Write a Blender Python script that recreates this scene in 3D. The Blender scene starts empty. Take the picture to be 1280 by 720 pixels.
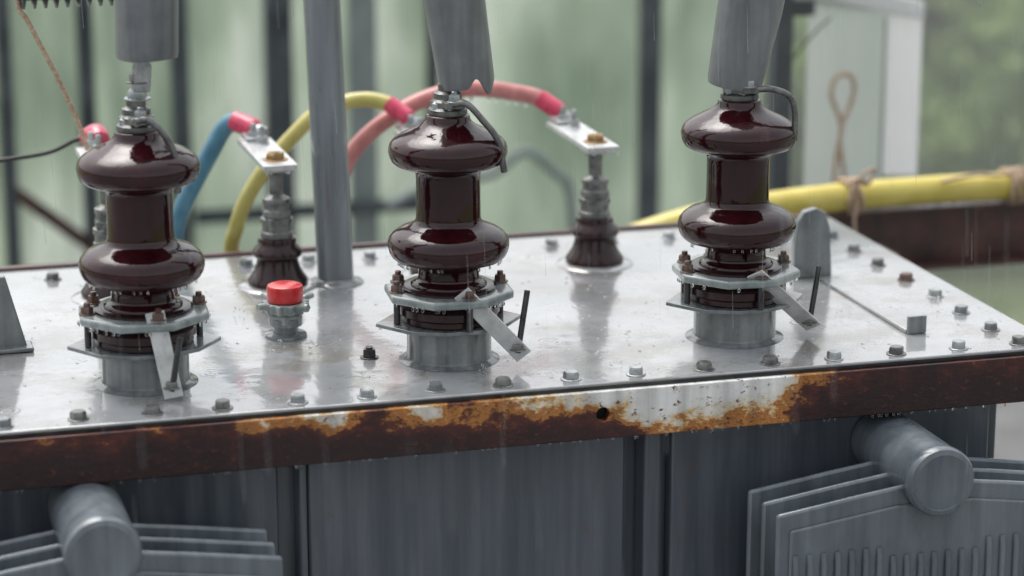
import bpy, math, random
import numpy as np
from mathutils import Vector, Matrix
random.seed(7); rng=np.random.default_rng(7)
scene=bpy.context.scene
COL=scene.collection

# ------------------------------------------------------------------ materials
def newmat(name):
    m=bpy.data.materials.new(name); m.use_nodes=True
    nt=m.node_tree; b=nt.nodes['Principled BSDF']
    return m,nt,b
def N(nt,t,**kw):
    n=nt.nodes.new(t)
    for k,v in kw.items():
        if k in n.inputs: n.inputs[k].default_value=v
        else: setattr(n,k,v)
    return n
def ramp(nt,stops,interp='LINEAR'):
    r=nt.nodes.new('ShaderNodeValToRGB'); r.color_ramp.interpolation=interp
    el=r.color_ramp.elements
    while len(el)<len(stops): el.new(0.5)
    for e,(p,c) in zip(el,stops):
        e.position=p; e.color=(c[0],c[1],c[2],1) if hasattr(c,'__len__') else (c,c,c,1)
    return r
def coords(nt,scale=(1,1,1)):
    t=nt.nodes.new('ShaderNodeNewGeometry'); m=nt.nodes.new('ShaderNodeMapping')
    m.inputs['Scale'].default_value=scale
    nt.links.new(t.outputs['Position'],m.inputs['Vector']); return m.outputs[0]
def noisy(name,c1,c2,scale=20,rough=(.3,.5),metal=0,bump=.0,bscale=60,stretch=(1,1,1),coat=0,coatr=.05,detail=4,lo=.35,hi=.65,bd=.002,runs=0):
    m,nt,b=newmat(name); L=nt.links.new
    v=coords(nt,stretch)
    n=N(nt,'ShaderNodeTexNoise',Scale=scale,Detail=detail,Roughness=.6); L(v,n.inputs['Vector'])
    r=ramp(nt,[(lo,c1),(hi,c2)]); L(n.outputs['Fac'],r.inputs[0])
    out=r.outputs[0]
    if runs:   # vertical run-off marks left by rain water
        vr=coords(nt,(1,1,.05)); nr=N(nt,'ShaderNodeTexNoise',Scale=75,Detail=4); L(vr,nr.inputs['Vector'])
        rr2=ramp(nt,[(.35,1-runs),(.62,1+runs*.35)]); L(nr.outputs['Fac'],rr2.inputs[0])
        mm=N(nt,'ShaderNodeMix',data_type='RGBA',blend_type='MULTIPLY'); mm.inputs[0].default_value=1; L(out,mm.inputs[6]); L(rr2.outputs[0],mm.inputs[7]); out=mm.outputs[2]
    L(out,b.inputs['Base Color'])
    rr=ramp(nt,[(lo,rough[0]),(hi,rough[1])]); L(n.outputs['Fac'],rr.inputs[0]); L(rr.outputs[0],b.inputs['Roughness'])
    b.inputs['Metallic'].default_value=metal
    b.inputs['Coat Weight'].default_value=coat; b.inputs['Coat Roughness'].default_value=coatr
    if bump:
        n3=N(nt,'ShaderNodeTexNoise',Scale=bscale,Detail=3); L(v,n3.inputs['Vector'])
        bp=N(nt,'ShaderNodeBump',Strength=bump,Distance=bd); L(n3.outputs['Fac'],bp.inputs['Height']); L(bp.outputs[0],b.inputs['Normal'])
    return m

M={}
M['porcelain']=noisy('brown_glazed_porcelain',(.022,.0033,.0052),(.038,.0055,.0085),12,(.05,.12),0,.5,50,bd=.0018,stretch=(1,1,.45),coat=.1,coatr=.03,runs=.3)
M['lvporc']=noisy('dark_porcelain',(.018,.007,.008),(.036,.012,.013),30,(.12,.25),bump=.1)
M['paint']=noisy('grey_green_paint',(.20,.235,.235),(.32,.36,.35),25,(.2,.4),0,.3,70,coat=.6,coatr=.08,runs=.2)
M['turret']=noisy('grey_turret_paint',(.14,.16,.165),(.23,.25,.255),18,(.15,.35),0,.3,50,coat=.7,coatr=.06,runs=.3)
M['galv']=noisy('galvanised_steel',(.30,.32,.33),(.52,.54,.55),60,(.25,.45),.75,.3,120)
M['bright']=noisy('tinned_bar',(.50,.51,.51),(.70,.71,.70),50,(.3,.45),.35,.2,90,coat=.4)
M['steel']=noisy('dull_steel',(.13,.135,.135),(.28,.28,.27),70,(.25,.5),.7,.3,150)
M['darksteel']=noisy('dark_steel',(.02,.022,.024),(.06,.06,.062),60,(.25,.45),.3,.3,150,coat=.4)
M['brass']=noisy('brass_nut',(.25,.15,.07),(.45,.30,.14),60,(.3,.5),.7)
M['rustnut']=noisy('rusty_nut',(.09,.05,.038),(.22,.16,.14),90,(.3,.6),.4,.5,200)
M['sleeve']=noisy('grey_rubber',(.14,.15,.16),(.21,.222,.232),14,(.3,.45),0,.15,60,coat=.4,coatr=.15,runs=.22)
M['pole']=noisy('pole_paint',(.17,.195,.215),(.26,.29,.31),12,(.25,.45),0,.2,60,stretch=(1,1,.2),coat=.5,runs=.25)
M['red']=noisy('red_plastic',(.55,.012,.018),(.68,.03,.03),30,(.25,.4),coat=.5)
M['pink']=noisy('pink_insulation',(.50,.17,.16),(.62,.26,.24),40,(.3,.5),bump=.2,coat=.3)
M['heat']=noisy('red_tape',(.58,.03,.09),(.70,.07,.14),60,(.25,.4),bump=.4,coat=.5)
M['blue']=noisy('blue_insulation',(.05,.18,.27),(.09,.26,.36),30,(.3,.5),coat=.4)
M['yellow']=noisy('yellow_insulation',(.48,.43,.11),(.60,.54,.17),30,(.3,.5),coat=.4)
M['yellowbig']=noisy('yellow_sheath',(.58,.47,.07),(.74,.62,.16),14,(.3,.5),bump=.2,bscale=30,coat=.4)
M['rope']=noisy('tan_rope',(.36,.25,.17),(.66,.50,.37),200,(.7,.9),bump=.8,bscale=400)
M['black']=noisy('black_wire',(.01,.01,.011),(.03,.03,.03),40,(.3,.5))
M['beam']=noisy('rusty_beam',(.035,.014,.012),(.13,.055,.042),14,(.35,.6),bump=.4,bscale=60,coat=.3)
M['frame']=noisy('frame_steel',(.035,.045,.052),(.09,.105,.115),9,(.35,.6))
M['greypost']=noisy('grey_post',(.20,.235,.225),(.28,.32,.31),9,(.4,.6))
M['conc']=noisy('wet_concrete',(.12,.12,.122),(.20,.20,.20),6,(.3,.6),bump=.4)
M['fin']=noisy('radiator_paint',(.105,.127,.148),(.172,.20,.222),16,(.25,.45),0,.25,40,stretch=(1,1,.35),coat=.6,coatr=.1,runs=.2)

def tank_mat():
    m,nt,b=newmat('tank_wall_paint'); L=nt.links.new
    v=coords(nt,(1,1,.06))
    n=N(nt,'ShaderNodeTexNoise',Scale=38,Detail=5,Roughness=.6); L(v,n.inputs['Vector'])
    r=ramp(nt,[(.3,(.050,.065,.082)),(.52,(.082,.098,.120)),(.75,(.145,.163,.185))]); L(n.outputs['Fac'],r.inputs[0])
    v2=coords(nt,(1,1,.5)); n2=N(nt,'ShaderNodeTexNoise',Scale=14,Detail=6,Roughness=.7); L(v2,n2.inputs['Vector'])
    rr=ramp(nt,[(.60,0),(.74,1)]); L(n2.outputs['Fac'],rr.inputs[0])
    mx=N(nt,'ShaderNodeMix',data_type='RGBA'); L(rr.outputs[0],mx.inputs[0]); L(r.outputs[0],mx.inputs[6]); mx.inputs[7].default_value=(.10,.07,.055,1)
    L(mx.outputs[2],b.inputs['Base Color'])
    b.inputs['Roughness'].default_value=.35; b.inputs['Coat Weight'].default_value=.6; b.inputs['Coat Roughness'].default_value=.12
    bp=N(nt,'ShaderNodeBump',Strength=.3,Distance=.002); L(n.outputs['Fac'],bp.inputs['Height']); L(bp.outputs[0],b.inputs['Normal'])
    return m
M['tank']=tank_mat()

def plate_mat():
    m,nt,b=newmat('wet_painted_plate'); L=nt.links.new
    v=coords(nt)
    n=N(nt,'ShaderNodeTexNoise',Scale=5,Detail=6,Roughness=.65); L(v,n.inputs['Vector'])
    r=ramp(nt,[(.30,(.20,.21,.215)),(.45,(.28,.29,.30)),(.60,(.36,.37,.38)),(.75,(.30,.29,.25))]); L(n.outputs['Fac'],r.inputs[0])
    nb=N(nt,'ShaderNodeTexNoise',Scale=6,Detail=7,Roughness=.72)
    mp=coords(nt,(1.0,1.3,1)); L(mp,nb.inputs['Vector'])
    rb=ramp(nt,[(.49,0),(.62,1)]); L(nb.outputs['Fac'],rb.inputs[0])
    mul=N(nt,'ShaderNodeMath',operation='MULTIPLY'); L(rb.outputs[0],mul.inputs[0]); mul.inputs[1].default_value=.72
    mx=N(nt,'ShaderNodeMix',data_type='RGBA'); L(mul.outputs[0],mx.inputs[0]); L(r.outputs[0],mx.inputs[6]); mx.inputs[7].default_value=(.16,.137,.10,1)
    L(mx.outputs[2],b.inputs['Base Color'])
    b.inputs['Roughness'].default_value=.20; b.inputs['IOR'].default_value=1.6
    b.inputs['Coat Weight'].default_value=1; b.inputs['Coat IOR'].default_value=1.8
    rc=ramp(nt,[(.40,.015),(.60,.16)]); L(nb.outputs['Fac'],rc.inputs[0]); L(rc.outputs[0],b.inputs['Coat Roughness'])
    w1=N(nt,'ShaderNodeTexNoise',Scale=24,Detail=3,Roughness=.5); L(v,w1.inputs['Vector'])
    w2=N(nt,'ShaderNodeTexVoronoi',Scale=20); L(v,w2.inputs['Vector'])
    s=N(nt,'ShaderNodeMath',operation='MULTIPLY'); L(w2.outputs['Distance'],s.inputs[0]); s.inputs[1].default_value=42
    sn=N(nt,'ShaderNodeMath',operation='SINE'); L(s.outputs[0],sn.inputs[0])
    fall=ramp(nt,[(0,1),(.5,0)]); L(w2.outputs['Distance'],fall.inputs[0])
    pm=N(nt,'ShaderNodeMath',operation='MULTIPLY'); L(sn.outputs[0],pm.inputs[0]); L(fall.outputs[0],pm.inputs[1])
    rnd=N(nt,'ShaderNodeSeparateColor'); L(w2.outputs['Color'],rnd.inputs[0])
    th=N(nt,'ShaderNodeMath',operation='GREATER_THAN'); L(rnd.outputs[0],th.inputs[0]); th.inputs[1].default_value=.74
    pm2=N(nt,'ShaderNodeMath',operation='MULTIPLY'); L(pm.outputs[0],pm2.inputs[0]); L(th.outputs[0],pm2.inputs[1])
    pm3=N(nt,'ShaderNodeMath',operation='MULTIPLY'); L(pm2.outputs[0],pm3.inputs[0]); pm3.inputs[1].default_value=.22
    ad=N(nt,'ShaderNodeMath',operation='ADD'); L(w1.outputs['Fac'],ad.inputs[0]); L(pm3.outputs[0],ad.inputs[1])
    bp=N(nt,'ShaderNodeBump',Strength=.4,Distance=.0014); L(ad.outputs[0],bp.inputs['Height']); L(bp.outputs[0],b.inputs['Coat Normal']); L(bp.outputs[0],b.inputs['Normal'])
    return m
M['plate']=plate_mat()

def rim_mat():
    m,nt,b=newmat('rusted_peeling_rim'); L=nt.links.new
    g=nt.nodes.new('ShaderNodeNewGeometry'); sx=nt.nodes.new('ShaderNodeSeparateXYZ'); L(g.outputs['Position'],sx.inputs[0])
    v=coords(nt,(1,1,1.6))
    n=N(nt,'ShaderNodeTexNoise',Scale=15,Detail=9,Roughness=.72); L(v,n.inputs['Vector'])
    xr=N(nt,'ShaderNodeMapRange'); L(sx.outputs[0],xr.inputs[0]); xr.inputs[1].default_value=-.60; xr.inputs[2].default_value=.75
    xw=ramp(nt,[(0,.04),(.18,.06),(.28,.24),(.45,.32),(.54,.40),(.60,.72),(.71,.76),(.76,.38),(.80,.02),(1,.0)]); L(xr.outputs[0],xw.inputs[0])
    zr=N(nt,'ShaderNodeMapRange'); L(sx.outputs[2],zr.inputs[0]); zr.inputs[1].default_value=-.072; zr.inputs[2].default_value=0
    zw=ramp(nt,[(0,.0),(.25,.08),(.5,.30),(.75,.50),(.92,.50),(1,.35)]); L(zr.outputs[0],zw.inputs[0])
    a=N(nt,'ShaderNodeMath',operation='ADD'); L(xw.outputs[0],a.inputs[0]); L(zw.outputs[0],a.inputs[1])
    na=N(nt,'ShaderNodeMath',operation='MULTIPLY_ADD'); L(n.outputs['Fac'],na.inputs[0]); na.inputs[1].default_value=1.5; L(a.outputs[0],na.inputs[2])
    q=N(nt,'ShaderNodeMapRange'); L(na.outputs[0],q.inputs[0]); q.inputs[1].default_value=1.1; q.inputs[2].default_value=2.1
    c=ramp(nt,[(0,(.020,.004,.005)),(.18,(.042,.0075,.007)),(.33,(.095,.020,.010)),(.41,(.50,.21,.045)),(.46,(.30,.09,.020)),(.52,(.62,.40,.16)),(.58,(.68,.62,.52)),(.75,(.78,.78,.75)),(1,(.80,.80,.78))]); L(q.outputs[0],c.inputs[0])
    n4=N(nt,'ShaderNodeTexNoise',Scale=90,Detail=6,Roughness=.7); L(v,n4.inputs['Vector'])
    sp=ramp(nt,[(.59,0),(.66,1)]); L(n4.outputs['Fac'],sp.inputs[0])
    mx=N(nt,'ShaderNodeMix',data_type='RGBA'); L(sp.outputs[0],mx.inputs[0]); L(c.outputs[0],mx.inputs[6]); mx.inputs[7].default_value=(.10,.024,.010,1)
    vs=coords(nt,(1,1,.08)); n6=N(nt,'ShaderNodeTexNoise',Scale=60,Detail=4); L(vs,n6.inputs['Vector'])
    st=ramp(nt,[(.3,.55),(.7,1.4)]); L(n6.outputs['Fac'],st.inputs[0])
    mm=N(nt,'ShaderNodeMix',data_type='RGBA',blend_type='MULTIPLY'); mm.inputs[0].default_value=.6; L(mx.outputs[2],mm.inputs[6]); L(st.outputs[0],mm.inputs[7])
    L(mm.outputs[2],b.inputs['Base Color'])
    b.inputs['Roughness'].default_value=.42; b.inputs['Coat Weight'].default_value=.2; b.inputs['Coat Roughness'].default_value=.15
    bp=N(nt,'ShaderNodeBump',Strength=.6,Distance=.002); L(n4.outputs['Fac'],bp.inputs['Height']); L(bp.outputs[0],b.inputs['Normal'])
    return m
M['rim']=rim_mat()

def sheet_mat(name,stops,tc,fac,scale=2.6,st=(1,1,.25)):
    m,nt,b=newmat(name); L=nt.links.new
    v=coords(nt,st); n=N(nt,'ShaderNodeTexNoise',Scale=scale,Detail=3,Roughness=.55); L(v,n.inputs['Vector'])
    r=ramp(nt,stops); L(n.outputs['Fac'],r.inputs[0]); L(r.outputs[0],b.inputs['Base Color'])
    b.inputs['Roughness'].default_value=.35
    t=N(nt,'ShaderNodeBsdfTranslucent'); mm=N(nt,'ShaderNodeMix',data_type='RGBA',blend_type='MULTIPLY'); mm.inputs[0].default_value=1; L(r.outputs[0],mm.inputs[6]); mm.inputs[7].default_value=(*tc,1)
    L(mm.outputs[2],t.inputs[0])
    ms=N(nt,'ShaderNodeMixShader'); ms.inputs[0].default_value=fac
    L(b.outputs[0],ms.inputs[1]); L(t.outputs[0],ms.inputs[2]); L(ms.outputs[0],nt.nodes['Material Output'].inputs[0])
    return m
M['panel']=sheet_mat('green_sheet_panel',[(.30,(.24,.30,.24)),(.44,(.37,.44,.36)),(.54,(.50,.57,.48)),(.66,(.72,.76,.71))],(.97,1,.95),.55,3.6,(1,1,.4))
M['doorsheet']=sheet_mat('door_sheet',[(.3,(.42,.48,.44)),(.7,(.60,.65,.61))],(1,1,1),.42,4)
M['white']=sheet_mat('white_frame',[(.3,(.76,.78,.78)),(.7,(.84,.86,.86))],(1,1,1),.35,8)

def leaf_mat():
    m,nt,b=newmat('leaves'); L=nt.links.new
    v=coords(nt); n=N(nt,'ShaderNodeTexNoise',Scale=1.6,Detail=3); L(v,n.inputs['Vector'])
    r=ramp(nt,[(.3,(.10,.16,.055)),(.5,(.15,.23,.08)),(.7,(.22,.30,.12))]); L(n.outputs['Fac'],r.inputs[0]); L(r.outputs[0],b.inputs['Base Color'])
    b.inputs['Roughness'].default_value=.35
    t=N(nt,'ShaderNodeBsdfTranslucent'); t.inputs[0].default_value=(.46,.60,.24,1)
    ms=N(nt,'ShaderNodeMixShader'); ms.inputs[0].default_value=.55
    L(b.outputs[0],ms.inputs[1]); L(t.outputs[0],ms.inputs[2]); L(ms.outputs[0],nt.nodes['Material Output'].inputs[0])
    return m
M['leaf']=leaf_mat()
M['bark']=noisy('bark',(.06,.045,.03),(.13,.10,.075),20,(.7,.9),bump=.6,bscale=40,stretch=(1,1,.3))
M['grass']=noisy('grass_ground',(.09,.13,.05),(.17,.21,.10),2.5,(.6,.9),bump=.5,bscale=30)
def water_mat():
    m,nt,b=newmat('water_drop'); b.inputs['Transmission Weight'].default_value=1; b.inputs['IOR'].default_value=1.33; b.inputs['Roughness'].default_value=.02
    b.inputs['Base Color'].default_value=(.95,.97,1,1); return m
M['water']=water_mat()
def rain_mat():
    m,nt,b=newmat('rain_streak'); L=nt.links.new
    b.inputs['Base Color'].default_value=(.85,.9,.93,1); b.inputs['Roughness'].default_value=.3
    t=N(nt,'ShaderNodeBsdfTransparent'); ms=N(nt,'ShaderNodeMixShader'); ms.inputs[0].default_value=.13
    L(t.outputs[0],ms.inputs[1]); L(b.outputs[0],ms.inputs[2]); L(ms.outputs[0],nt.nodes['Material Output'].inputs[0]); return m
M['rain']=rain_mat()
def mist_mat():
    m=bpy.data.materials.new('rain_mist'); m.use_nodes=True; nt=m.node_tree; nt.nodes.remove(nt.nodes['Principled BSDF'])
    v=nt.nodes.new('ShaderNodeVolumeScatter'); v.inputs['Color'].default_value=(.93,.96,.97,1); v.inputs['Density'].default_value=.085; v.inputs['Anisotropy'].default_value=.2
    nt.links.new(v.outputs[0],nt.nodes['Material Output'].inputs['Volume']); return m
M['mist']=mist_mat()

# ------------------------------------------------------------------ mesh helpers
def empty(name,loc=(0,0,0)):
    e=bpy.data.objects.new(name,None); e.location=loc; e.empty_display_size=.05; COL.objects.link(e); return e
def mesh(name,vs,fs,mat,parent=None,ang=40,loc=None,bevel=0,bseg=2):
    me=bpy.data.meshes.new(name); me.from_pydata([tuple(v) for v in vs],[],fs); me.update()
    for p in me.polygons: p.use_smooth=True
    me.set_sharp_from_angle(angle=math.radians(ang))
    if mat: me.materials.append(M[mat])
    o=bpy.data.objects.new(name,me); COL.objects.link(o)
    if loc: o.location=loc
    if parent:
        o.parent=parent; o.matrix_parent_inverse=Matrix.Translation(-Vector(parent.location))
    if bevel:
        b=o.modifiers.new('b','BEVEL'); b.width=bevel; b.segments=bseg; b.limit_method='ANGLE'
    return o
def frame_from(d):
    d=Vector(d).normalized(); a=Vector((0,0,1)) if abs(d.z)<.9 else Vector((1,0,0))
    x=a.cross(d).normalized(); y=d.cross(x); return x,y,d
def box_data(x0,x1,y0,y1,z0,z1):
    vs=[(x0,y0,z0),(x1,y0,z0),(x1,y1,z0),(x0,y1,z0),(x0,y0,z1),(x1,y0,z1),(x1,y1,z1),(x0,y1,z1)]
    fs=[(0,3,2,1),(4,5,6,7),(0,1,5,4),(1,2,6,5),(2,3,7,6),(3,0,4,7)]
    return vs,fs
def box(name,x0,x1,y0,y1,z0,z1,mat,parent=None,bevel=.001):
    vs,fs=box_data(x0,x1,y0,y1,z0,z1); return mesh(name,vs,fs,mat,parent,bevel=bevel)
def lathe(name,prof,c,mat,parent=None,seg=64,axis=(0,0,1),ang=35):
    x,y,d=frame_from(axis) if tuple(axis)!=(0,0,1) else (Vector((1,0,0)),Vector((0,1,0)),Vector((0,0,1)))
    c=Vector(c); vs=[];fs=[]
    for r,z in prof:
        for k in range(seg):
            a=2*math.pi*k/seg; vs.append(c+d*z+(x*math.cos(a)+y*math.sin(a))*r)
    n=len(prof)
    for i in range(n-1):
        for k in range(seg):
            k2=(k+1)%seg; fs.append((i*seg+k,i*seg+k2,(i+1)*seg+k2,(i+1)*seg+k))
    fs.append(tuple(range(seg))[::-1]); fs.append(tuple((n-1)*seg+k for k in range(seg)))
    return mesh(name,vs,fs,mat,parent,ang)
def cyl(name,p0,p1,r,mat,parent=None,seg=32,r2=None,bev=.08):
    p0=Vector(p0);p1=Vector(p1);d=p1-p0;h=d.length;r2=r if r2 is None else r2; b=min(r,h)*bev
    return lathe(name,[(r-b,0),(r,b),(r2,h-b),(r2-b,h)],p0,mat,parent,seg,tuple(d.normalized()))
def catmull(pts,n=10):
    P=[Vector(p) for p in pts]; P=[P[0]*2-P[1]]+P+[P[-1]*2-P[-2]]; out=[]
    for i in range(1,len(P)-2):
        for k in range(n):
            t=k/n; a,b,c,d=P[i-1],P[i],P[i+1],P[i+2]
            out.append(.5*((2*b)+(c-a)*t+(2*a-5*b+4*c-d)*t*t+(3*b-a-3*c+d)*t**3))
    out.append(P[-2]); return out
def sweep_data(pts,r,seg=16,n=10,smooth=True):
    C=catmull(pts,n) if smooth else [Vector(p) for p in pts]
    vs=[];fs=[];x=None
    for i,c in enumerate(C):
        d=(C[min(i+1,len(C)-1)]-C[max(i-1,0)]).normalized()
        if x is None: x,_,_=frame_from(d)
        x=(x-d*x.dot(d)).normalized(); y=d.cross(x)
        rr=r(i/(len(C)-1)) if callable(r) else r
        for k in range(seg):
            a=2*math.pi*k/seg; vs.append(c+(x*math.cos(a)+y*math.sin(a))*rr)
    for i in range(len(C)-1):
        for k in range(seg):
            k2=(k+1)%seg; fs.append((i*seg+k,i*seg+k2,(i+1)*seg+k2,(i+1)*seg+k))
    m=(len(C)-1)*seg
    fs.append(tuple(range(seg))[::-1]); fs.append(tuple(m+k for k in range(seg)))
    return vs,fs
def tube(name,pts,r,mat,parent=None,seg=16,n=10,smooth=True):
    vs,fs=sweep_data(pts,r,seg,n,smooth); return mesh(name,vs,fs,mat,parent,60)
def prism(name,poly,z0,z1,mat,parent=None,bevel=.001,plane='XY'):
    n=len(poly)
    def P(a,b,c): return (a,b,c) if plane=='XY' else ((a,c,b) if plane=='XZ' else (c,a,b))
    vs=[P(a,b,z0) for a,b in poly]+[P(a,b,z1) for a,b in poly]
    fs=[tuple(range(n)),tuple(range(n,2*n))]+[(i,(i+1)%n,n+(i+1)%n,n+i) for i in range(n)]
    o=mesh(name,vs,fs,mat,parent,bevel=0)
    import bmesh
    bm=bmesh.new(); bm.from_mesh(o.data); bmesh.ops.recalc_face_normals(bm,faces=bm.faces); bm.to_mesh(o.data); bm.free()
    o.data.set_sharp_from_angle(angle=math.radians(30))
    if bevel:
        b=o.modifiers.new('b','BEVEL'); b.width=bevel; b.segments=2; b.limit_method='ANGLE'
    return o
def hexnut(name,c,r,h,mat,parent=None,rot=0,axis=(0,0,1),stud=0,washer=True):
    vs=[];fs=[]
    X,Y,D=(Vector((1,0,0)),Vector((0,1,0)),Vector((0,0,1))) if tuple(axis)==(0,0,1) else frame_from(axis)
    c=Vector(c)
    def rings(prof,seg,rt=0):
        b=len(vs)
        for rr,z in prof:
            for k in range(seg):
                a=2*math.pi*k/seg+rt; vs.append(c+D*z+(X*math.cos(a)+Y*math.sin(a))*rr)
        for i in range(len(prof)-1):
            for k in range(seg):
                k2=(k+1)%seg; fs.append((b+i*seg+k,b+i*seg+k2,b+(i+1)*seg+k2,b+(i+1)*seg+k))
        fs.append(tuple(b+k for k in range(seg))[::-1]); fs.append(tuple(b+(len(prof)-1)*seg+k for k in range(seg)))
    w=0
    if washer: rings([(r*1.3,0),(r*1.3,h*.14),(r*1.24,h*.18)],24); w=h*.18
    rings([(r,w),(r,w+h*.72),(r*.86,w+h)],6,rot)
    if stud: rings([(r*.5,w+h*.9),(r*.5,w+h+stud*.85),(r*.4,w+h+stud)],16)
    return mesh(name,vs,fs,mat,parent,30)

# ------------------------------------------------------------------ transformer body
TR=empty('power_transformer',(0,.2,-.8))
box('cover_plate',-.774,.774,-.160,.612,-.010,0,'plate',TR,.002)
band=box('front_rim_band',-.776,.776,-.172,-.160,-.068,-.007,'rim',TR,0)
cut=cyl('cutter',(.150,-.30,-.036),(.150,-.10,-.036),.0085,'darksteel',None,24)
md=band.modifiers.new('h','BOOLEAN'); md.object=cut; md.operation='DIFFERENCE'; md.solver='EXACT'
bpy.context.view_layer.update()
dg=bpy.context.evaluated_depsgraph_get(); me2=bpy.data.meshes.new_from_object(band.evaluated_get(dg))
band.modifiers.clear(); band.data=me2; bpy.data.objects.remove(cut)
for p in band.data.polygons: p.use_smooth=False
bv=band.modifiers.new('b','BEVEL'); bv.width=.0015; bv.segments=2; bv.limit_method='ANGLE'
box('rim_inner_strip',-.770,.770,-.150,-.128,-.068,-.012,'darksteel',TR,.001)
box('rim_back',-.774,.774,.614,.628,-.068,.004,'beam',TR,.002)
box('rim_right',.762,.776,-.158,.598,-.068,-.012,'beam',TR,.001)
box('rim_left',-.776,-.762,-.158,.598,-.068,-.012,'beam',TR,.001)
box('gasket',-.765,.765,-.1645,-.1605,-.0065,-.002,'black',TR,0)
box('tank_core',-.72,.72,-.095,.56,-1.30,-.012,'tank',TR,.003)
box('tank_panel_middle',-.210,.196,-.122,-.096,-1.20,-.069,'tank',TR,.004)
box('tank_panel_left',-.70,-.245,-.116,-.096,-1.20,-.069,'tank',TR,.004)
box('tank_rib',.217,.240,-.134,-.096,-1.20,-.069,'tank',TR,.004)
box('tank_panel_right',.258,.70,-.116,-.096,-1.20,-.069,'tank',TR,.004)
box('tank_rib_left',-.222,-.212,-.128,-.096,-1.20,-.069,'tank',TR,.003)
box('skid',-.6,.6,-.08,-.0,-1.40,-1.30,'darksteel',TR,.004); box('skid_rear',-.6,.6,.45,.53,-1.40,-1.30,'darksteel',TR,.004)
k=0
def pbolt(x,y,mat=None):
    global k
    x+=random.uniform(-.003,.003); y+=random.uniform(-.003,.003)
    hexnut('cover_bolt_%d'%k,(x,y,0),.0098*random.uniform(.94,1.05),.0085,mat or random.choice(['steel','galv','galv','turret','steel']),TR,random.uniform(0,1)); k+=1
for i in range(-2,16):
    pbolt(-.570+.0863*i,-.135)
for i in range(7):
    pbolt(.7215,-.066+.0915*i,'rustnut' if i==3 else None)
    pbolt(-.7215,-.066+.0915*i)
for i in range(-3,13):
    pbolt(-.438+.092*i,.545)
hexnut('drain_nut',(-.097,.029,0),.009,.010,'darksteel',TR,.3,stud=.003)

def radiator(cx,cz):
    R=empty('cooling_radiator',(cx,-.25,cz))
    lathe('header_pipe',[(.043,0),(.043,.17),(.0445,.172),(.0445,.178),(.042,.183),(.036,.185),(.034,.1842),(.0,.1845)],(cx,-.119,cz),'fin',R,56,(0,-1,0))
    lathe('lower_header_pipe',[(.043,0),(.043,.17),(.041,.184),(.0,.1845)],(cx,-.119,cz-.70),'fin',R,40,(0,-1,0))
    for j,y in enumerate((-.278,-.230,-.182)):
        w=.208; t=.0045
        poly=[(cx-w,cz-.030),(cx-.10,cz-.014),(cx-.04,cz-.006),(cx+.04,cz-.006),(cx+.10,cz-.014),(cx+w,cz-.030),(cx+w,cz-.80),(cx-w,cz-.80)]
        prism('fin_%d'%j,poly,y-t,y+t,'fin',R,.0035,'XZ')
        if j==0:
            inner=[(cx-w+.016,cz-.050),(cx-.05,cz-.030),(cx+.05,cz-.030),(cx+w-.016,cz-.050),(cx+w-.016,cz-.78),(cx-w+.016,cz-.78)]
            prism('fin_raised_field',inner,y-t-.004,y-t+.001,'fin',R,.003,'XZ')
            vs=[];fs=[]
            nx=10
            for i in range(-nx,nx+1):
                x=cx+i*.0185
                top=cz-.082 if abs(x-cx)>.06 else cz-.095
                yy=y-t-.004
                v,f=sweep_data([(x,yy+.0005,top),(x,yy-.0022,top-.012),(x,yy-.0022,top-.60),(x,yy-.0005,top-.612)],.0042,8,1,False)
                b=len(vs); vs+=v; fs+=[tuple(q+b for q in g) for g in f]
            mesh('fin_flutes',vs,fs,'fin',R,60)
    return R
radiator(-.480,-.110); radiator(.546,-.119)

prism('lifting_lug_plate',[(.572,0),(.572,.045),(.576,.082),(.586,.097),(.604,.101),(.618,.094),(.625,.070),(.630,0)],.258,.272,'turret',TR,.002,'XZ')
prism('lifting_lug_gusset',[(-.640,0),(-.640,.098),(-.534,.098),(-.509,0)],.184,.196,'turret',TR,.002,'XZ')
box('lug_foot',-.640,-.503,.170,.210,.0005,.006,'turret',TR,.002)
prism('cover_strip',[(-.052,.0005),(.250,.0005),(.250,.003),(-.052,.0055)],.604,.632,'plate',TR,.0008,'YZ')
box('strip_tab',.605,.631,-.058,-.0525,.0005,.024,'turret',TR,.0008)

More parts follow.
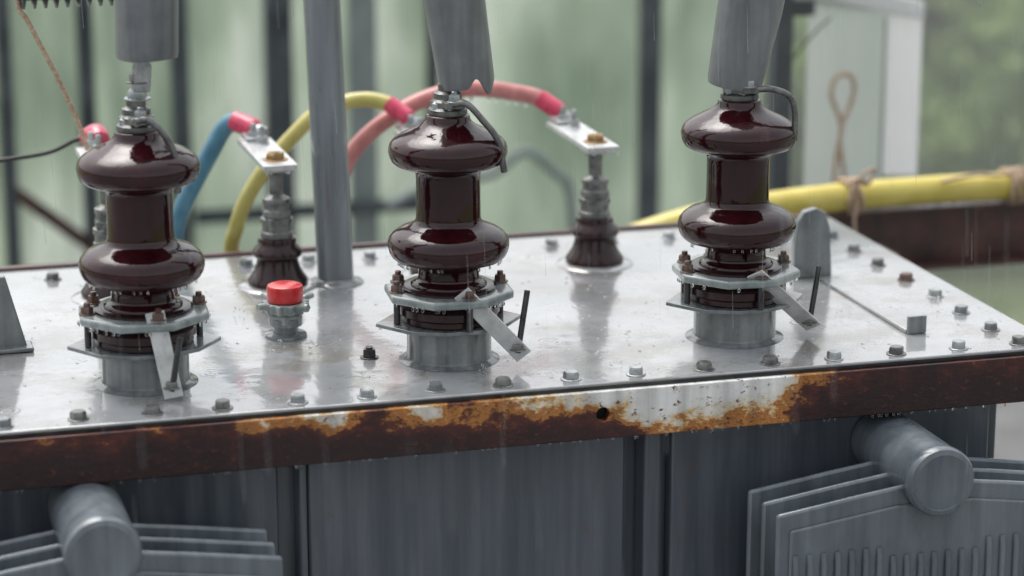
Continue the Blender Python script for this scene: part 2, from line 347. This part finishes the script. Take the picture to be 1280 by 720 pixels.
# ------------------------------------------------------------------ HV bushings
def hv(cx,strip_end,rod_top,horn,sl_bot,sl_top,rb,rt,ragged=False,lug=False):
    B=empty('high_voltage_bushing',(cx,0,0))
    seg=72
    lathe('turret',[(.064,0),(.060,.002),(.0545,.004),(.0535,.008),(.0535,.046)],(cx,0,0.0003),'turret',B,seg)
    poly=[(-.094,0.004),(-.060,.048),(-.02,.066),(.02,.066),(.060,.048),(.094,-.004),(.060,-.048),(.02,-.066),(-.02,-.066),(-.060,-.048)]
    prism('lower_flange',[(cx+a,b) for a,b in poly],.0465,.0515,'turret',B,.001)
    lathe('gasket_ring',[(.058,.052),(.060,.054),(.060,.060),(.064,.063),(.064,.072),(.060,.076),(.052,.078),(.050,.083)],(cx,0,0),'lvporc',B,seg)
    n=8; oc=[(cx+.084*math.cos(math.pi*2*(i+.5)/n-.08),.084*math.sin(math.pi*2*(i+.5)/n-.08)) for i in range(n)]
    prism('clamp_ring',oc,.0825,.0930,'paint',B,.003)
    lathe('ring_lip',[(.060,.0925),(.060,.096),(.056,.098),(.050,.098)],(cx,0,0),'lvporc',B,seg)
    for i,a in enumerate([-83,7,52,97,187,142]):
        a=math.radians(a); x=cx+.070*math.cos(a); y=.070*math.sin(a)
        cyl('stud_%d'%i,(x,y,.052),(x,y,.083),.0042,'darksteel',B,12)
        hexnut('ring_nut_%d'%i,(x,y,.0932 if i else .0958),.0078,.008,'rustnut',B,random.random(),stud=.005)
    P=[(.048,.0975),(.048,.100),(.043,.103),(.0395,.105),(.0385,.108),(.0385,.118),(.041,.124),(.047,.128),(.060,.1295),(.0675,.131),(.0715,.1345),(.0745,.140),(.0763,.147),(.0763,.152),(.0745,.158),(.0705,.163),(.063,.1685),(.053,.1725),(.045,.176),(.0415,.180),(.0405,.185),
       (.0402,.2105),(.0402,.232),
       (.0405,.238),(.042,.244),(.047,.2475),(.059,.2495),(.066,.252),(.0702,.2555),(.0728,.261),(.0742,.267),(.0742,.272),(.0725,.2775),(.068,.283),(.059,.289),(.048,.2945),(.038,.299),(.031,.304),(.0275,.309),(.0275,.312),(.026,.314)]
    lathe('porcelain',P,(cx,0,0),'porcelain',B,96,ang=60)
    lathe('top_cap',[(.0235,.314),(.0245,.316),(.0245,.321),(.021,.324),(.021,.331),(.0175,.334),(.0175,.341),(.012,.344),(.012,.352)],(cx,0,0),'steel',B,40)
    hexnut('cap_nut',(cx,0,.322),.0235,.010,'galv',B,.4,washer=False)
    cyl('stud',(cx,0,.34),(cx+(sl_bot[0]-cx)*.5,0,sl_bot[1]+.015),.0075,'galv',B,20)
    if lug:
        prism('terminal_lug',[(cx-.004,.362),(cx+.016,.362),(cx+.019,.392),(cx+.014,.404),(cx+.004,.404),(cx+.0,.392)],-.012,-.008,'galv',B,.001,'XZ')
        hexnut('stud_nut',(cx+.002,0,.352),.0125,.010,'galv',B,.2)
        hexnut('stud_nut_upper',(cx+.004,0,.372),.0115,.009,'steel',B,.6)
    prism('clamp_ear',[(cx-.010,-.034),(cx+.012,-.038),(cx+.014,-.016),(cx-.012,-.016)],.326,.334,'steel',B,.001)
    hexnut('clamp_bolt',(cx+.001,-.029,.334),.0075,.008,'galv',B,.2,stud=.004)
    tube('arcing_horn',[(x,y,z) for x,y,z in horn],.0042,'steel',B,12)
    s=Vector((cx+.006,-.070,.0940)); e=Vector(strip_end); d=(e-s); dn=d.normalized()
    side=Vector((.93,-.25,0)); side=(side-dn*side.dot(dn)).normalized() if abs(side.dot(dn))<.75 else Vector((.35,.85,0))
    side=(side-dn*side.dot(dn)).normalized(); nn=dn.cross(side).normalized(); w=.0115;t=.0014
    s2=s-dn*.012; vs=[]
    for p in (s2,e):
        for a,b in ((-1,-1),(1,-1),(1,1),(-1,1)): vs.append(p+side*w*a+nn*t*b)
    mesh('horn_bracket',vs,[(0,1,2,3),(7,6,5,4),(0,4,5,1),(1,5,6,2),(2,6,7,3),(3,7,4,0)],'bright',B,bevel=.0005)
    ee=e-dn*.012
    cyl('gap_rod',ee-Vector((0,0,.004)),rod_top,.0038,'darksteel',B,16)
    hexnut('rod_nut',ee,.008,.007,'steel',B,.3)
    S=empty('insulating_sleeve',(sl_bot[0],0,sl_bot[1]))
    p0=Vector((sl_bot[0],0,sl_bot[1])); p1=Vector((sl_top[0],0,sl_top[1])); d=(p1-p0).normalized(); p1=p0+d*.42
    x,y,_=frame_from(d); seg=64; vs=[];fs=[]; H=[0,.006,.03,.1,.2,.3,.42]
    for inn in (0,1):
        for h in H:
            rr=rb+(rt-rb)*min(1,h/.10)
            if inn: rr-=.0035
            elif h==0: rr-=.001
            for kk in range(seg):
                a=2*math.pi*kk/seg; off=0
                if h<.02 and ragged: off=.014*max(0,math.sin(a*3+1.0))**3-.012*max(0,math.sin(a*2+.4))**4
                elif h<.02: off=.0015*math.sin(a*2)
                vs.append(p0+d*(h+off)+(x*math.cos(a)+y*math.sin(a))*rr*(1+.012*math.sin(2*a+h*9)))
    nH=len(H)
    for q in range(2):
        for i in range(nH-1):
            for kk in range(seg):
                k2=(kk+1)%seg; b=q*nH*seg; f=(b+i*seg+kk,b+i*seg+k2,b+(i+1)*seg+k2,b+(i+1)*seg+kk); fs.append(f if q==0 else f[::-1])
    for kk in range(seg):
        k2=(kk+1)%seg; fs.append((kk,nH*seg+kk,nH*seg+k2,k2))
    mesh('sleeve_body',vs,fs,'sleeve',S,50)
    cyl('conductor',p0+d*.005,p1,.010,'steel',S,20)
    return B
hv(-.3848,(-.364,-.090,.004),(-.354,-.088,.078),[(-.390,-.030,.330),(-.378,-.042,.334),(-.360,-.046,.318),(-.347,-.044,.290),(-.344,-.042,.244)],(-.370,.402),(-.368,.470),.0375,.0385,False,True)
hv(0,(.078,-.072,.016),(.085,-.062,.098),[(-.004,-.030,.330),(.012,-.044,.334),(.033,-.046,.312),(.052,-.044,.286),(.061,-.042,.246)],(.025,.350),(.009,.455),.0345,.038,True)
hv(.3848,(.484,-.030,.012),(.492,-.022,.092),[(.388,-.030,.330),(.412,-.040,.332),(.436,-.042,.322),(.444,-.042,.301),(.445,-.040,.264)],(.3765,.330),(.398,.440),.0345,.0415)

# ------------------------------------------------------------------ LV bushings
def lv(cx,cy=.4237):
    B=empty('low_voltage_bushing',(cx,cy,0))
    lathe('weld_collar',[(.056,.0004),(.053,.0022),(.045,.004)],(cx,cy,0),'plate',B,48)
    lathe('porcelain_skirt',[(.0415,.004),(.0425,.007),(.0415,.011),(.037,.017),(.032,.026),(.0295,.034),(.0285,.040),(.031,.042),(.0345,.045),(.0355,.049),(.034,.053),(.029,.058),(.0265,.062),(.0275,.065),(.0255,.070),(.018,.072)],(cx,cy,0),'lvporc',B,56,ang=50)
    lathe('metal_stack',[(.0215,.068),(.0225,.070),(.0225,.078),(.0205,.080),(.0205,.090),(.0225,.091),(.0225,.098),(.018,.100),(.018,.118),(.0195,.119),(.0195,.126),(.013,.129),(.010,.132),(.010,.160),(.014,.161),(.014,.170),(.010,.171),(.010,.1715)],(cx,cy,0),'steel',B,40)
    hexnut('stack_nut',(cx,cy,.100),.0215,.012,'steel',B,.5,washer=False)
    box('terminal_bar',cx-.024,cx+.024,cy-.040,cy+.165,.172,.180,'bright',B,.0012)
    box('under_plate',cx-.018,cx+.018,cy-.020,cy+.02,.1655,.1718,'bright',B,.001)
    hexnut('brass_nut',(cx,cy,.180),.0135,.009,'brass',B,.2,stud=.001)
    hexnut('bar_bolt',(cx+.003,cy+.115,.180),.0085,.010,'galv',B,.7,stud=.014)
    hexnut('bar_bolt_far',(cx-.003,cy+.150,.180),.0085,.010,'galv',B,.7,stud=.012)
    return B
lx=[-.3709,-.138,.0949,.3279]
for x in lx: lv(x)

def cable(name,pts,r,mat,lugcol='heat',n=10):
    C=empty(name,pts[0]); tube('insulation',pts,r,mat,C,20,n)
    if lugcol:
        a=Vector(pts[0]); b=catmull(pts,10)[5]; d=(b-a).normalized()
        tube('lug_sleeve',[a-d*.018,a-d*.002,a+d*.012,a+d*.024],lambda t:r*1.12-(.004 if t<.05 else 0),lugcol,C,16,4)
        cyl('lug_barrel',a-d*.034,a-d*.014,r*.75,'galv',C,16)
        box('lug_palm',a.x-.012,a.x+.012,.555,.600,.1805,.186,'galv',C,.001)
    return C
cable('blue_cable',[(-.142,.615,.192),(-.158,.632,.196),(-.172,.645,.184),(-.188,.650,.155),(-.210,.655,.115),(-.232,.66,.070),(-.247,.665,.020),(-.258,.67,-.06),(-.262,.67,-.3),(-.262,.67,-.6)],.0135,'blue')
cable('yellow_cable',[(.088,.615,.200),(.070,.630,.212),(.040,.645,.217),(.000,.655,.210),(-.035,.66,.193),(-.066,.66,.165),(-.095,.66,.135),(-.122,.66,.100),(-.142,.66,.066),(-.155,.66,.030),(-.163,.67,-.03),(-.165,.67,-.3),(-.165,.67,-.6)],.0115,'yellow')
cable('pink_cable',[(.322,.618,.196),(.300,.632,.210),(.262,.645,.218),(.225,.652,.223),(.190,.655,.223),(.155,.656,.217),(.120,.656,.206),(.085,.656,.188),(.055,.656,.168),(.030,.656,.145),(.010,.656,.115),(-.004,.656,.08),(-.010,.66,.03),(-.012,.67,-.05),(-.012,.67,-.6)],.0125,'pink')
cable('neutral_wire',[(-.365,.600,.192),(-.39,.615,.185),(-.43,.62,.168),(-.50,.62,.160),(-.60,.62,.150),(-.9,.62,.16)],.0032,'black',None)
tube('lug_tape',[(-.361,.585,.188),(-.363,.600,.194),(-.372,.615,.186)],.016,'heat',bpy.data.objects['neutral_wire'],16,4)

# ------------------------------------------------------------------ oil filler
F=empty('oil_filler_cap',(-.179,.159,0)); c=(-.179,.159,0)
lathe('stem',[(.028,.0004),(.027,.004),(.0165,.006),(.0165,.014),(.022,.016),(.022,.026),(.0145,.028),(.0145,.034)],c,'turret',F,40)
hexnut('stem_nut',(c[0],c[1],.020),.024,.014,'paint',F,.3,washer=False)
n=12; poly=[]
for i in range(n*4):
    a=2*math.pi*i/(n*4); rr=.032 if (i%4) in (0,1) else .026
    poly.append((c[0]+rr*math.cos(a),c[1]+rr*math.sin(a)))
prism('lobed_ring',poly,.034,.047,'paint',F,.002)
for i in range(4):
    a=math.pi/2*i+.5
    tube('wing_%d'%i,[(c[0]+.024*math.cos(a),c[1]+.024*math.sin(a),.040),(c[0]+.036*math.cos(a),c[1]+.036*math.sin(a),.046),(c[0]+.046*math.cos(a),c[1]+.046*math.sin(a),.047)],lambda t:.006-.002*t,'paint',F,10,4)
lathe('red_cap',[(.0225,.048),(.0238,.050),(.0238,.066),(.0225,.069),(.019,.0705),(.0,.071)],c,'red',F,48)
PO=empty('support_pole',(-.056,.42,0))
cyl('pole_tube',(-.056,.42,.0),(-.092,.42,1.1),.0255,'pole',PO,40,bev=.01)
lathe('pole_foot',[(.040,.0004),(.037,.003),(.030,.005),(.027,.008)],(-.056,.42,0),'turret',PO,40)

I=empty('ribbed_insulator',(-.42,.4,.43))
prof=[(.008,-.07)]
for i in range(9):
    z=-.065+i*.0145; prof+=[(.010,z),(.021,z+.003),(.021,z+.006),(.010,z+.009)]
prof+=[(.008,.07)]
lathe('ribs',prof,(-.415,.4,.428),'darksteel',I,32,(1,0,0))
cyl('hanger',(-.415,.4,.43),(-.415,.4,.8),.008,'darksteel',I,16)
ST=empty('hanging_string',(-.48,.4,.41)); tube('strand',[(-.50,.4,.60),(-.484,.4,.425),(-.470,.4,.390),(-.435,.42,.315),(-.405,.46,.245),(-.385,.52,.19)],.0034,'rope',ST,10)

# ------------------------------------------------------------------ big yellow cable on beam
Y=empty('thick_yellow_cable',(.9,.8,-.02))
pts=[(.40,.80,-.10),(.498,.80,-.066),(.62,.80,-.036),(.744,.80,-.022),(.885,.80,-.014),(1.057,.80,-.012),(1.233,.80,-.014),(1.6,.80,-.02),(2.4,.80,-.03)]
tube('sheath',pts,.0235,'yellowbig',Y,28)
def ropewrap(name,cx,cz,turns,wd,extra):
    R=empty(name,(cx,.8,cz)); pts=[]
    for i in range(turns*12+1):
        a=2*math.pi*i/12; pts.append((cx+wd*(i/(turns*12)-.5)+.003*math.sin(i*1.7),.80+.0285*math.cos(a),cz+.0285*math.sin(a)))
    tube('coil',pts,.0036,'rope',R,8,3)
    for j,e in enumerate(extra): tube('tail_%d'%j,e,.003,'rope',R,8,6)
ropewrap('rope_tie',.888,-.014,3,.028,[[(.888,.770,-.014),(.884,.768,-.05),(.892,.768,-.08),(.93,.77,-.095),(.965,.772,-.115)],[(.880,.770,.0),(.896,.765,.030),(.915,.765,.036),(.905,.768,.012),(.885,.77,.018)],[(.872,.775,.010),(.888,.765,.022),(.905,.77,.014)]])
ropewrap('rope_tie',1.215,-.014,9,.10,[[(1.04,.776,.006),(1.10,.772,.016),(1.15,.774,.012),(1.20,.77,.024),(1.27,.775,.012)]])
ropewrap('rope_tie',1.34,-.016,5,.06,[])
BM=empty('rusty_beam',(1.5,.85,-.1))
box('web',.80,3.0,.846,.854,-.148,-.046,'beam',BM,.001); box('top_flange',.80,3.0,.790,.845,-.046,-.040,'beam',BM,.001); box('bottom_flange',.80,3.0,.800,.845,-.150,-.143,'beam',BM,.001)
cyl('beam_post',(2.7,.9,-1.7),(2.7,.9,-.04),.04,'beam',BM,24)
cyl('beam_post_near',(.84,.9,-1.7),(.84,.9,-.15),.03,'beam',BM,24)

# ------------------------------------------------------------------ white framed door
D=empty('framed_door',(1.1,1.35,0))
def slab(name,pts,th,mat,par,bevel=.002):
    P=[Vector(p) for p in pts]; nrm=(P[1]-P[0]).cross(P[2]-P[0]).normalized()*th
    vs=P+[p+nrm for p in P]; return mesh(name,vs,[(3,2,1,0),(4,5,6,7),(0,1,5,4),(1,2,6,5),(2,3,7,6),(3,0,4,7)],mat,par,bevel=bevel)
mesh('sheet',[(1.03,1.345,-.22),(1.168,1.315,-.22),(1.168,1.315,.21),(1.03,1.345,.25)],[(0,1,2,3)],'doorsheet',D)
mesh('edge_stile',[(1.166,1.310,-.10),(1.236,1.295,-.10),(1.236,1.295,.192),(1.166,1.310,.205)],[(0,1,2,3)],'white',D)
slab('stile_lip',[(1.1655,1.3085,-.10),(1.1700,1.3075,-.10),(1.1700,1.3075,.195),(1.1655,1.3085,.195)],.006,'doorsheet',D,0)
slab('top_rail',[(1.00,1.37,.242),(1.236,1.293,.195),(1.236,1.293,.225),(1.00,1.37,.285)],.02,'white',D)
box('jamb_post',.950,.985,1.30,1.34,-1.7,.30,'frame',D,.003)
box('jamb_rail',.987,1.03,1.31,1.33,.205,.235,'frame',D,.003)
tube('hinge_wire',[(.985,1.30,.13),(1.01,1.30,.16),(1.035,1.30,.185),(1.06,1.31,.20)],.002,'black',D,8)
RL=empty('rope_loop',(1.07,1.28,.05))
tube('loop',[(1.062,1.28,-.14),(1.066,1.28,-.06),(1.075,1.28,.000),(1.064,1.28,.035),(1.052,1.28,.065),(1.062,1.28,.095),(1.085,1.28,.100),(1.098,1.28,.078),(1.092,1.28,.045),(1.078,1.28,.010),(1.074,1.28,-.03),(1.09,1.28,-.12)],.0045,'rope',RL,8)

# ------------------------------------------------------------------ fence
for x,w,mt in ((-.285,.034,'frame'),(-.098,.036,'frame'),(.122,.040,'frame'),(.737,.026,'frame'),(1.293,.050,'frame'),(-.60,.04,'frame'),(-1.1,.04,'frame')):
    P=empty('fence_post',(x,3,-1)); box('post',x-w/2,x+w/2,2.98,3.02,-1.7,.32,mt,P,.003); box('post_cap',x-w/2-.005,x+w/2+.005,2.975,3.025,.3205,.33,mt,P,.002)
P=empty('fence_post',(.56,3.0,-1)); box('post',.535,.60,3.0,3.04,-1.7,.30,'greypost',P,.003); box('post_cap',.53,.605,2.995,3.045,.3005,.31,'greypost',P,.002)
P=empty('fence_post',(.35,3,-1)); box('post',.330,.395,3.0,3.04,-1.7,.30,'frame',P,.003); box('post_cap',.325,.40,2.995,3.045,.3005,.31,'frame',P,.002)
FR=empty('fence_rail',(0,3,-.5))
box('rail_lower',.145,.72,2.965,2.977,-.500,-.465,'frame',FR,.003)
slab('rail_brace',[(-.27,2.97,-.42),(-.10,2.97,-.56),(-.10,2.97,-.52),(-.27,2.97,-.38)],.012,'beam',FR)
box('rail_bottom',-1.2,1.35,2.965,2.977,-.95,-.90,'frame',FR,.003)
for i,(a,b,zt) in enumerate(((-1.6,-.30,.28),(-.295,.118,.28),(.126,.733,.28),(.741,1.62,.28))):
    Q=empty('green_fence_panel',((a+b)/2,3.1,-.5)); 
    vs=[];fs=[];nx=24
    for k1 in range(nx+1):
        for z in (-1.5,-.6,.0,zt):
            vs.append((a+(b-a)*k1/nx,3.10+.02*math.sin(k1*.9+i)+.01*math.sin(z*5+k1),z))
    for k1 in range(nx):
        for j in range(3): fs.append((k1*4+j,(k1+1)*4+j,(k1+1)*4+j+1,k1*4+j+1))
    mesh('sheet',vs,fs,'panel',Q,80)
HC=empty('hanging_cable',(.9,2.6,-.4)); tube('strand',[(.55,2.7,-.42),(.68,2.7,-.37),(.80,2.7,-.36),(.88,2.7,-.31),(.95,2.7,-.36),(1.0,2.7,-.45),(1.0,2.7,-.9)],.012,'greypost',HC,10)

# ------------------------------------------------------------------ ground, plinth, trees
g=mesh('ground',[(-150,-60,-1.7),(150,-60,-1.7),(150,240,-1.7),(-150,240,-1.7)],[(0,1,2,3)],'grass')
PD=mesh('bounce_pavement',*box_data(-40,9,-50,5.2,-1.75,-1.66),'conc')  # grey ground slab added for neutral bounce and reflections, mostly out of view
PL=empty('concrete_plinth',(0,.2,-1.55)); box('plinth_block',-1.1,1.1,-.5,.9,-1.659,-1.40,'conc',PL,.01)
def tree(x,y,h,rad,nl,lo):
    T=empty('leafy_tree',(x,y,-1.7))
    top=Vector((x+random.uniform(-.3,.3),y,-1.7+h*.8))
    vs,fs=sweep_data([(x,y,-1.72),(x+.05,y,-1.7+h*.3),tuple(top)],lambda t:.12*(1-t)+.02,10,6)
    for i in range(9):
        a=random.uniform(0,6.28); z0=-1.7+h*random.uniform(.2,.7)
        v,f=sweep_data([(x+.03,y,z0),(x+rad*.4*math.cos(a),y+rad*.4*math.sin(a),z0+.25),(x+rad*.85*math.cos(a),y+rad*.85*math.sin(a),z0+.5)],lambda t:.04*(1-t)+.008,6,4)
        b=len(vs); vs+=v; fs+=[tuple(q+b for q in gg) for gg in f]
    mesh('trunk_and_limbs',vs,fs,'bark',T)
    ncl=70; cc=[]
    for i in range(ncl):
        a=rng.uniform(0,2*np.pi); zz=rng.uniform(0,1); rr=rad*(np.sin(np.pi*(.12+.80*zz))**.6)*rng.uniform(.45,1.05)
        cc.append((x+rr*np.cos(a),y+rr*np.sin(a),-1.7+lo+(h-lo)*zz))
    cc=np.array(cc); idx=rng.integers(0,ncl,nl); c=cc[idx]+rng.normal(0,rad*.12,(nl,3))
    u=rng.normal(0,1,(nl,3)); u/=np.linalg.norm(u,axis=1)[:,None]; w=np.cross(u,rng.normal(0,1,(nl,3))); w/=np.linalg.norm(w,axis=1)[:,None]
    s=rng.uniform(.035,.075,(nl,1))
    V=np.stack([c-u*s,c+w*s*.5,c+u*s,c-w*s*.5],1).reshape(-1,3)
    me=bpy.data.meshes.new('leaves'); me.vertices.add(nl*4); me.vertices.foreach_set('co',V.ravel())
    me.loops.add(nl*4); me.loops.foreach_set('vertex_index',np.arange(nl*4)); me.polygons.add(nl); me.polygons.foreach_set('loop_start',np.arange(0,nl*4,4)); me.update(); me.validate()
    me.materials.append(M['leaf']); o=bpy.data.objects.new('leaves',me); COL.objects.link(o); o.parent=T; o.matrix_parent_inverse=Matrix.Translation(-Vector(T.location))
for x,y,h,r in ((3.0,8.4,2.1,1.3),(4.6,9.2,2.2,1.5),(4.0,7.4,1.3,1.0),(5.4,7.6,1.6,1.2),(6.2,10,2.5,1.7),(2.2,10,2.6,1.5),(8.0,9,2.6,1.6),(0,11,3.0,1.7),(-2.5,10.5,3.0,1.7),(7,12.5,3.0,2.),(4,12.5,3.0,2.)):
    tree(x,y,h,r,5000,.15)
MI=mesh('rain_mist',*box_data(1.9,10,3.4,6.3,-1.65,2.2),'mist')

# ------------------------------------------------------------------ water drops & rain
def blobs(name,items,sub=1):
    import bmesh
    bm=bmesh.new(); bmesh.ops.create_icosphere(bm,subdivisions=sub,radius=1); bv=[v.co.copy() for v in bm.verts]; bf=[tuple(v.index for v in f.verts) for f in bm.faces]; bm.free()
    vs=[];fs=[]
    for (x,y,z,a,b) in items:
        o=len(vs); vs+= [(x+v.x*a,y+v.y*a,z+v.z*b) for v in bv]; fs+=[tuple(i+o for i in f) for f in bf]
    return mesh(name,vs,fs,'water',None,180)
items=[]
for i in range(420):
    x=random.uniform(-.76,.76); y=random.uniform(-.15,.58); a=random.uniform(.0008,.0024); items.append((x,y,.0002,a,a*.6))
# splash crowns: little rings of thrown-up droplets
for i in range(26):
    x=random.uniform(-.72,.72); y=random.uniform(-.14,.5); R=random.uniform(.004,.010)
    for j in range(random.randint(4,8)):
        a=random.uniform(0,6.28); q=random.uniform(.0006,.0013); items.append((x+R*math.cos(a),y+R*math.sin(a),random.uniform(.002,.014),q,q*1.6))
for i in range(70):
    x=random.uniform(-.75,.75); a=random.uniform(.0010,.0022); items.append((x,-.171,-.0695,a,a*1.5))
for (x,z) in ((.29,.200),(.275,.2035),(.262,.2055),(.245,.209),(.232,.2105),(.205,.2105),(.19,.2105),(.170,.2085),(.15,.203)):
    items.append((x,.652,z-.003,.0028,.0052))
for i in range(14): items.append((.92+i*.03*random.uniform(.8,1.2),.80,-.0395,.0024,.0045))
for x in lx:
    for i in range(5): items.append((x+random.uniform(-.02,.024),.4237-.040,.1705,.0019,.0034))
for cx in (-.3848,0,.3848):
    for i in range(16):
        a=random.uniform(math.pi,2*math.pi); items.append((cx+.0795*math.cos(a),.0795*math.sin(a),.0815,.0018,.003))
        a=random.uniform(math.pi,2*math.pi); items.append((cx+.066*math.cos(a),.066*math.sin(a),.1285,.0015,.0026))
blobs('water_droplets',items,2)
vs=[];fs=[]
for i in range(1300):
    y=random.uniform(-1.0,2.4); x=random.uniform(-1.2,1.6)+(y*.2); z=random.uniform(-.5,.75)
    if y>-.2 and y<.65 and z<.03 and abs(x)<.78: z+=.55
    l=random.uniform(.03,.10); w=random.uniform(.0003,.0006); dx=-l*.04
    o=len(vs)
    for k2 in range(3):
        a=k2*2.094; vs.append((x+w*math.cos(a),y+w*math.sin(a),z)); 
    for k2 in range(3):
        a=k2*2.094; vs.append((x+dx+w*.5*math.cos(a),y+w*.5*math.sin(a),z+l))
    fs+=[(o,o+1,o+4,o+3),(o+1,o+2,o+5,o+4),(o+2,o,o+3,o+5)]
mesh('falling_rain',vs,fs,'rain',None,180)

# ------------------------------------------------------------------ world, sun, camera
w=bpy.data.worlds.new('World'); scene.world=w; w.use_nodes=True; nt=w.node_tree
sky=nt.nodes.new('ShaderNodeTexSky'); sky.sky_type='NISHITA'; sky.sun_disc=False
el,rot=math.radians(64),math.radians(-20)
sky.sun_elevation=el; sky.sun_rotation=rot; sky.dust_density=5; sky.air_density=1.5; sky.ozone_density=1
hs=nt.nodes.new('ShaderNodeHueSaturation'); hs.inputs['Saturation'].default_value=.22; hs.inputs['Value'].default_value=1.5
nt.links.new(sky.outputs[0],hs.inputs['Color']); bg=nt.nodes['Background']; nt.links.new(hs.outputs[0],bg.inputs[0]); bg.inputs[1].default_value=.15
s=bpy.data.lights.new('sun','SUN'); s.energy=1.0; s.angle=math.radians(45); s.color=(1,.99,.97)
so=bpy.data.objects.new('sun',s); COL.objects.link(so)
d=Vector((math.sin(rot)*math.cos(el),math.cos(rot)*math.cos(el),math.sin(el)))
so.rotation_euler=(-d).to_track_quat('-Z','Y').to_euler(); so.location=(0,0,6)
cam=bpy.data.cameras.new('camera'); co=bpy.data.objects.new('camera',cam); COL.objects.link(co)
cam.sensor_width=36; cam.lens=36*3270.1373/1280; cam.clip_start=.05; cam.clip_end=1000
co.location=(-.7975,-3.0890,.9148); co.rotation_euler=(math.pi/2-.2526,0,-.2776)
cam.dof.use_dof=True; cam.dof.focus_distance=3.30; cam.dof.aperture_fstop=2.4
scene.camera=co
scene.view_settings.view_transform='Standard'; scene.view_settings.look='None'; scene.view_settings.exposure=0
